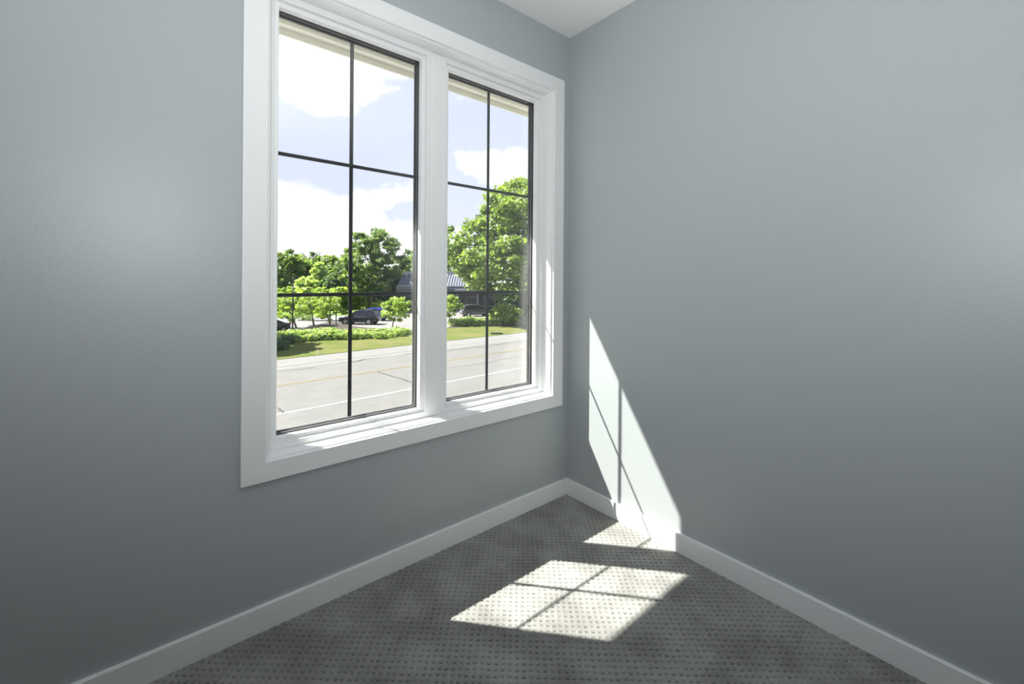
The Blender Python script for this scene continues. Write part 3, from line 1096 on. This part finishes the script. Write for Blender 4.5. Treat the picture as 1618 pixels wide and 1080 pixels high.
# dark minivan
pr, pf = at(738.5, 500.3), at(773.5, 499.3)
ax = math.atan2(pf[1] - pr[1], pf[0] - pr[0])
cx, cy = (pr[0] + pf[0]) / 2, (pr[1] + pf[1]) / 2
side = Vector((math.sin(ax), -math.cos(ax)))
if side.dot(Vector((cx - CAM[0], cy - CAM[1]))) < 0:
    side = -side
van_low = [(-2.55, .80), (-2.50, 1.02), (-2.3, 1.10), (-1, 1.10), (.4, 1.08), (1.2, 1.04), (1.8, .98), (2.25, .88), (2.48, .72), (2.55, .58)]
van_roof = [(-2.42, 1.10), (-2.18, 1.66), (-1.5, 1.76), (-.1, 1.77), (.55, 1.66), (1.65, 1.06)]
car('minivan', (cx + side.x * .9, cy + side.y * .9, z_lot), ax, paint('dark_grey_blue_paint', (0.11, 0.115, 0.14)), 5.1, 1.98, van_low, van_roof, (-1.62, 1.52), .35,
    'dark grey minivan parked facing right behind the right hand bed')
# blue hatchback, nose hidden by the black car
b = at(603.5, 507.3)
ax = math.radians(137)
car('blue_car', (b[0] + 1.25 * math.cos(ax) + .25, b[1] + 1.25 * math.sin(ax) + .95, z_lot), ax, paint('bright_blue_paint', (0.05, 0.06, 0.42)), 4.4, 1.82,
    [(-2.15, .80), (-2.1, 1.02), (-1.9, 1.08), (-1, 1.06), (.2, 1.04), (.9, 1.02), (1.5, .95), (2.0, .82), (2.18, .62)],
    [(-2.0, 1.08), (-1.65, 1.60), (-1.0, 1.70), (-.1, 1.71), (.3, 1.62), (1.0, 1.06)], (-1.3, 1.3), .34,
    'bright blue car showing only its rear behind the black car', rails=False)
# dark sedan cut by the window frame at the left
b = at(461, 524.5)
ax = math.radians(206)
car('dark_sedan', (b[0] + 2.35 * math.cos(ax) - .5, b[1] + 2.35 * math.sin(ax) + .55, z_lot), ax, paint('dark_blue_paint', (0.018, 0.020, 0.032)), 4.8, 1.86,
    [(-2.38, .70), (-2.3, .98), (-1.9, 1.04), (-1.2, 1.02), (-.2, .98), (.8, .96), (1.5, .90), (2.1, .78), (2.38, .58)],
    [(-1.75, 1.02), (-1.0, 1.38), (-.3, 1.45), (.2, 1.43), (1.1, .94)], (-1.4, 1.42), .33,
    'dark sedan cut off at the left edge of the window, its trunk pointing right', rails=False)

# ------------------------------------------------------------------ lamp pole, posts, rail
M_POLE = mat('dark_grey_metal', (0.035, 0.038, 0.036), rough=0.8)
M_WHITE = mat('white_painted_metal', (0.8, 0.8, 0.8), rough=0.5)
p = at(462.3, 523.2)
lp = empty('lamp_post', p, -YAW, label='dark slim lamp pole with two flat heads rising from the mulch bed', cat='lamp post')
bm = bmesh.new(); tube(bm, [(0, 0, 0), (0, 0, 5.75)], [.085, .06], 10); finish('pole', bm, M_POLE, lp, smooth=True)
bm = bmesh.new(); tube(bm, [(-.35, 0, 5.72), (.35, 0, 5.72)], [.03, .03], 6); finish('crossbar', bm, M_POLE, lp)
for s in (-1, 1):
    bm = bmesh.new(); box(bm, min(s * .25, s * .62), max(s * .25, s * .62), -.12, .12, 5.70, 5.76); bev(finish('lamp_head', bm, M_POLE, lp), .015)
p = at(531, 516)
ps = empty('post', p, label='short dark post at the nose of the black car', cat='post')
bm = bmesh.new(); box(bm, -.045, .045, -.045, .045, 0, 1.45); finish('shaft', bm, M_POLE, ps)
bm = bmesh.new(); box(bm, -.055, .055, -.055, .055, 1.45, 1.49); finish('cap', bm, M_POLE, ps)


def thin_pole(name, u, vb, h, m, label, cat, r=.04):
    o = empty(name, at(u, vb), label=label, cat=cat)
    bm = bmesh.new(); tube(bm, [(0, 0, 0), (0, 0, h)], [r, r], 6); finish('shaft', bm, m, o)
    bm = bmesh.new(); tube(bm, [(0, 0, h), (0, 0, h + .08)], [r * 1.6, r * .8], 6); finish('cap', bm, m, o)


thin_pole('marker_post', 492.5, 503, 1.9, M_WHITE, 'thin white pole standing in the far part of the car park', 'post', .05)
thin_pole('marker_stake', 502.3, 560, .28, M_WHITE, 'tiny white stake in the grass near the road edge', 'stake', .022)
thin_pole('marker_stake', 467.5, 541, .32, M_WHITE, 'tiny pale stake in front of the dark end of the bushes', 'stake', .022)
# white car park rail right of the young broad tree
gr = empty('guard_rail', at_depth(648, 79), -YAW, label='thin white rail before the left end of the dark building', cat='rail')
bm = bmesh.new(); tube(bm, [(-1.0, 0, 1.35), (1.6, 0, 1.35)], [.05, .05], 6); finish('rail', bm, M_WHITE, gr)
for x in (-.9, .3, 1.5):
    bm = bmesh.new(); tube(bm, [(x, 0, 0), (x, 0, 1.35)], [.04, .04], 6); finish('upright', bm, M_WHITE, gr)
# white box like cabinet between the shrub and the window edge
bx = empty('utility_cabinet', at_depth(820, 66), -YAW, label='white utility cabinet with grey rack on top, right of the tall shrubs', cat='cabinet')
bm = bmesh.new(); box(bm, -.75, .45, -.4, .4, 0, 1.15); bev(finish('housing', bm, M_WHITE, bx), .02)
bm = bmesh.new()
for k in range(5):
    box(bm, -.72 + k * .27, -.69 + k * .27, -.38, -.35, 1.15, 1.9)
for z in (1.35, 1.6, 1.88):
    box(bm, -.74, .44, -.38, -.35, z, z + .03)
finish('rack', bm, M_POLE, bx)
dc = empty('drain_cover', at(784.5, 527.6), -YAW, label='flat dark drain cover lying in the lawn near the road', cat='drain')
bm = bmesh.new(); box(bm, -.6, .6, -.3, .3, .02, .14); finish('frame', bm, M_POLE, dc)
bm = bmesh.new()
for k in range(8):
    box(bm, -.52 + k * .135, -.46 + k * .135, -.24, .24, .14, .16)
finish('grate', bm, M_RUBBER, dc)

# ------------------------------------------------------------------ dark roofed building
M_ROOF = mat('standing_seam_metal', (0.075, 0.08, 0.105), rough=0.5, metal=.2)
M_SEAM = mat('roof_seam', (0.24, 0.25, 0.31), rough=0.5, metal=.2)
M_ROOFL = mat('ridge_cap_metal', (0.34, 0.36, 0.42), rough=0.45, metal=.3)
M_CLAD = mat('charcoal_cladding', (0.045, 0.045, 0.062), rough=0.7)
M_CLAD2 = mat('grey_trim_board', (0.20, 0.20, 0.24), rough=0.7)
M_BWIN = mat('dark_pane', (0.03, 0.035, 0.04), rough=0.1)
D = 76.0
s = D / F_PX
b0 = at_depth(628, D)
bl = empty('restaurant_building', b0, -YAW, label='low charcoal building with a steep ribbed metal roof behind the car park', cat='building')
LEN = 24.0


def zpx(v):
    return (490.6 - v) * s


bm = bmesh.new(); box(bm, .15, LEN, .6, 9, 0, zpx(461)); finish('wall', bm, M_CLAD, bl)
bm = bmesh.new()
xr = 14.0
for (z0, z1, y0, y1, xa, xb) in ((zpx(450.5), zpx(431), 0, 2.6, -.05, .45),):
    vs = [bm.verts.new(p) for p in ((xa, y0, z0), (xr, y0, z0), (xr, y1, z1), (xb, y1, z1), (xa, 8, z0), (xr, 8, z0), (xr, 5.4, z1), (xb, 5.4, z1))]
    for f in ((0, 1, 2, 3), (5, 4, 7, 6), (0, 3, 7, 4), (1, 5, 6, 2), (3, 2, 6, 7), (0, 4, 5, 1)):
        bm.faces.new([vs[i] for i in f])
for k in range(int(xr / .46)):
    x = .05 + k * .46
    t = .5 * (1 - k / (xr / .46))
    vs = [bm.verts.new(p) for p in ((x, -.10, zpx(450.5) + .02), (x + .2, -.10, zpx(450.5) + .02), (x + .2 + t * .6, 2.5, zpx(431)), (x + t * .6, 2.5, zpx(431)),
                                    (x, .05, zpx(450.5) - .02), (x + .2, .05, zpx(450.5) - .02), (x + .2 + t * .6, 2.65, zpx(431) - .04), (x + t * .6, 2.65, zpx(431) - .04))]
    for f in ((0, 1, 2, 3), (5, 4, 7, 6), (0, 3, 7, 4), (1, 5, 6, 2), (3, 2, 6, 7), (0, 4, 5, 1)):
        bm.faces.new([vs[i] for i in f]).material_index = 1
finish('roof', bm, [M_ROOF, M_SEAM], bl)
bm = bmesh.new(); box(bm, .4, xr, 2.45, 5.6, zpx(431.5), zpx(427.3)); finish('ridge_cap', bm, M_ROOFL, bl)
bm = bmesh.new(); box(bm, -.1, xr, -.15, 8, zpx(451.6), zpx(450.2)); finish('gutter', bm, M_ROOFL, bl)
bm = bmesh.new(); box(bm, -.15, xr + .1, -.05, 8.2, zpx(453.0), zpx(451.6)); finish('fascia', bm, M_CLAD, bl)
bm = bmesh.new(); box(bm, -.2, xr + .2, -.3, 8.4, zpx(461.5), zpx(453.6)); finish('parapet', bm, M_ROOF, bl)
bm = bmesh.new(); box(bm, -.25, xr + .2, -.34, -.3, zpx(454.3), zpx(453.4)); finish('parapet_flashing', bm, M_ROOFL, bl)
# flat entrance canopy on the right
bm = bmesh.new(); box(bm, 10.5, 18.5, -3.2, .6, zpx(460), zpx(455.6)); finish('canopy', bm, M_CLAD2, bl)
for x in (10.9, 14.4, 18.0):
    bm = bmesh.new(); box(bm, x, x + .22, -3.0, -2.8, 0, zpx(460)); finish('canopy_post', bm, M_CLAD2, bl)
for x0, x1 in ((1.2, 2.6), (4.0, 6.2), (8.3, 10.6), (12.0, 14.2), (15.2, 17.4), (18.6, 21)):
    bm = bmesh.new(); ring(bm, (x0, x1, .9, 2.7), (x0 + .12, x1 - .12, 1.02, 2.58), .52, .60); fr = finish('window_frame', bm, M_CLAD2, bl)
    bm = bmesh.new(); box(bm, x0 + .12, x1 - .12, .56, .59, 1.02, 2.58); finish('pane', bm, M_BWIN, fr)

# small pavilion beyond the black car
M_STONE = mat('tan_stone', (0.30, 0.25, 0.19), rough=0.9, noise=(2.5, (0.12, 0.10, 0.085), 6))
pv = empty('pavilion', at_depth(585, 84), -YAW, label='small tan stone pavilion with flat grey roof beyond the black car', cat='pavilion')
q = 84 / F_PX
bm = bmesh.new(); box(bm, -1.1, 1.5, .2, 2.4, 0, 1.35); box(bm, -1.05, 1.35, .8, 2.2, 1.35, 1.95); finish('wall', bm, M_STONE, pv)
bm = bmesh.new()
vs = [bm.verts.new(p) for p in ((-1.6, -.3, 2.05), (1.8, -.3, 2.42), (1.8, 2.8, 2.42), (-1.6, 2.8, 2.05), (-1.6, -.3, 2.15), (1.8, -.3, 2.56), (1.8, 2.8, 2.56), (-1.6, 2.8, 2.15))]
for f in ((0, 3, 2, 1), (4, 5, 6, 7), (0, 1, 5, 4), (1, 2, 6, 5), (2, 3, 7, 6), (3, 0, 4, 7)):
    bm.faces.new([vs[i] for i in f])
finish('roof', bm, M_CLAD2, pv)
for x in (-1.3, 1.5):
    bm = bmesh.new(); box(bm, x, x + .14, -.1, .04, 0, 2.15 if x < 0 else 2.44); finish('post', bm, M_CLAD2, pv)
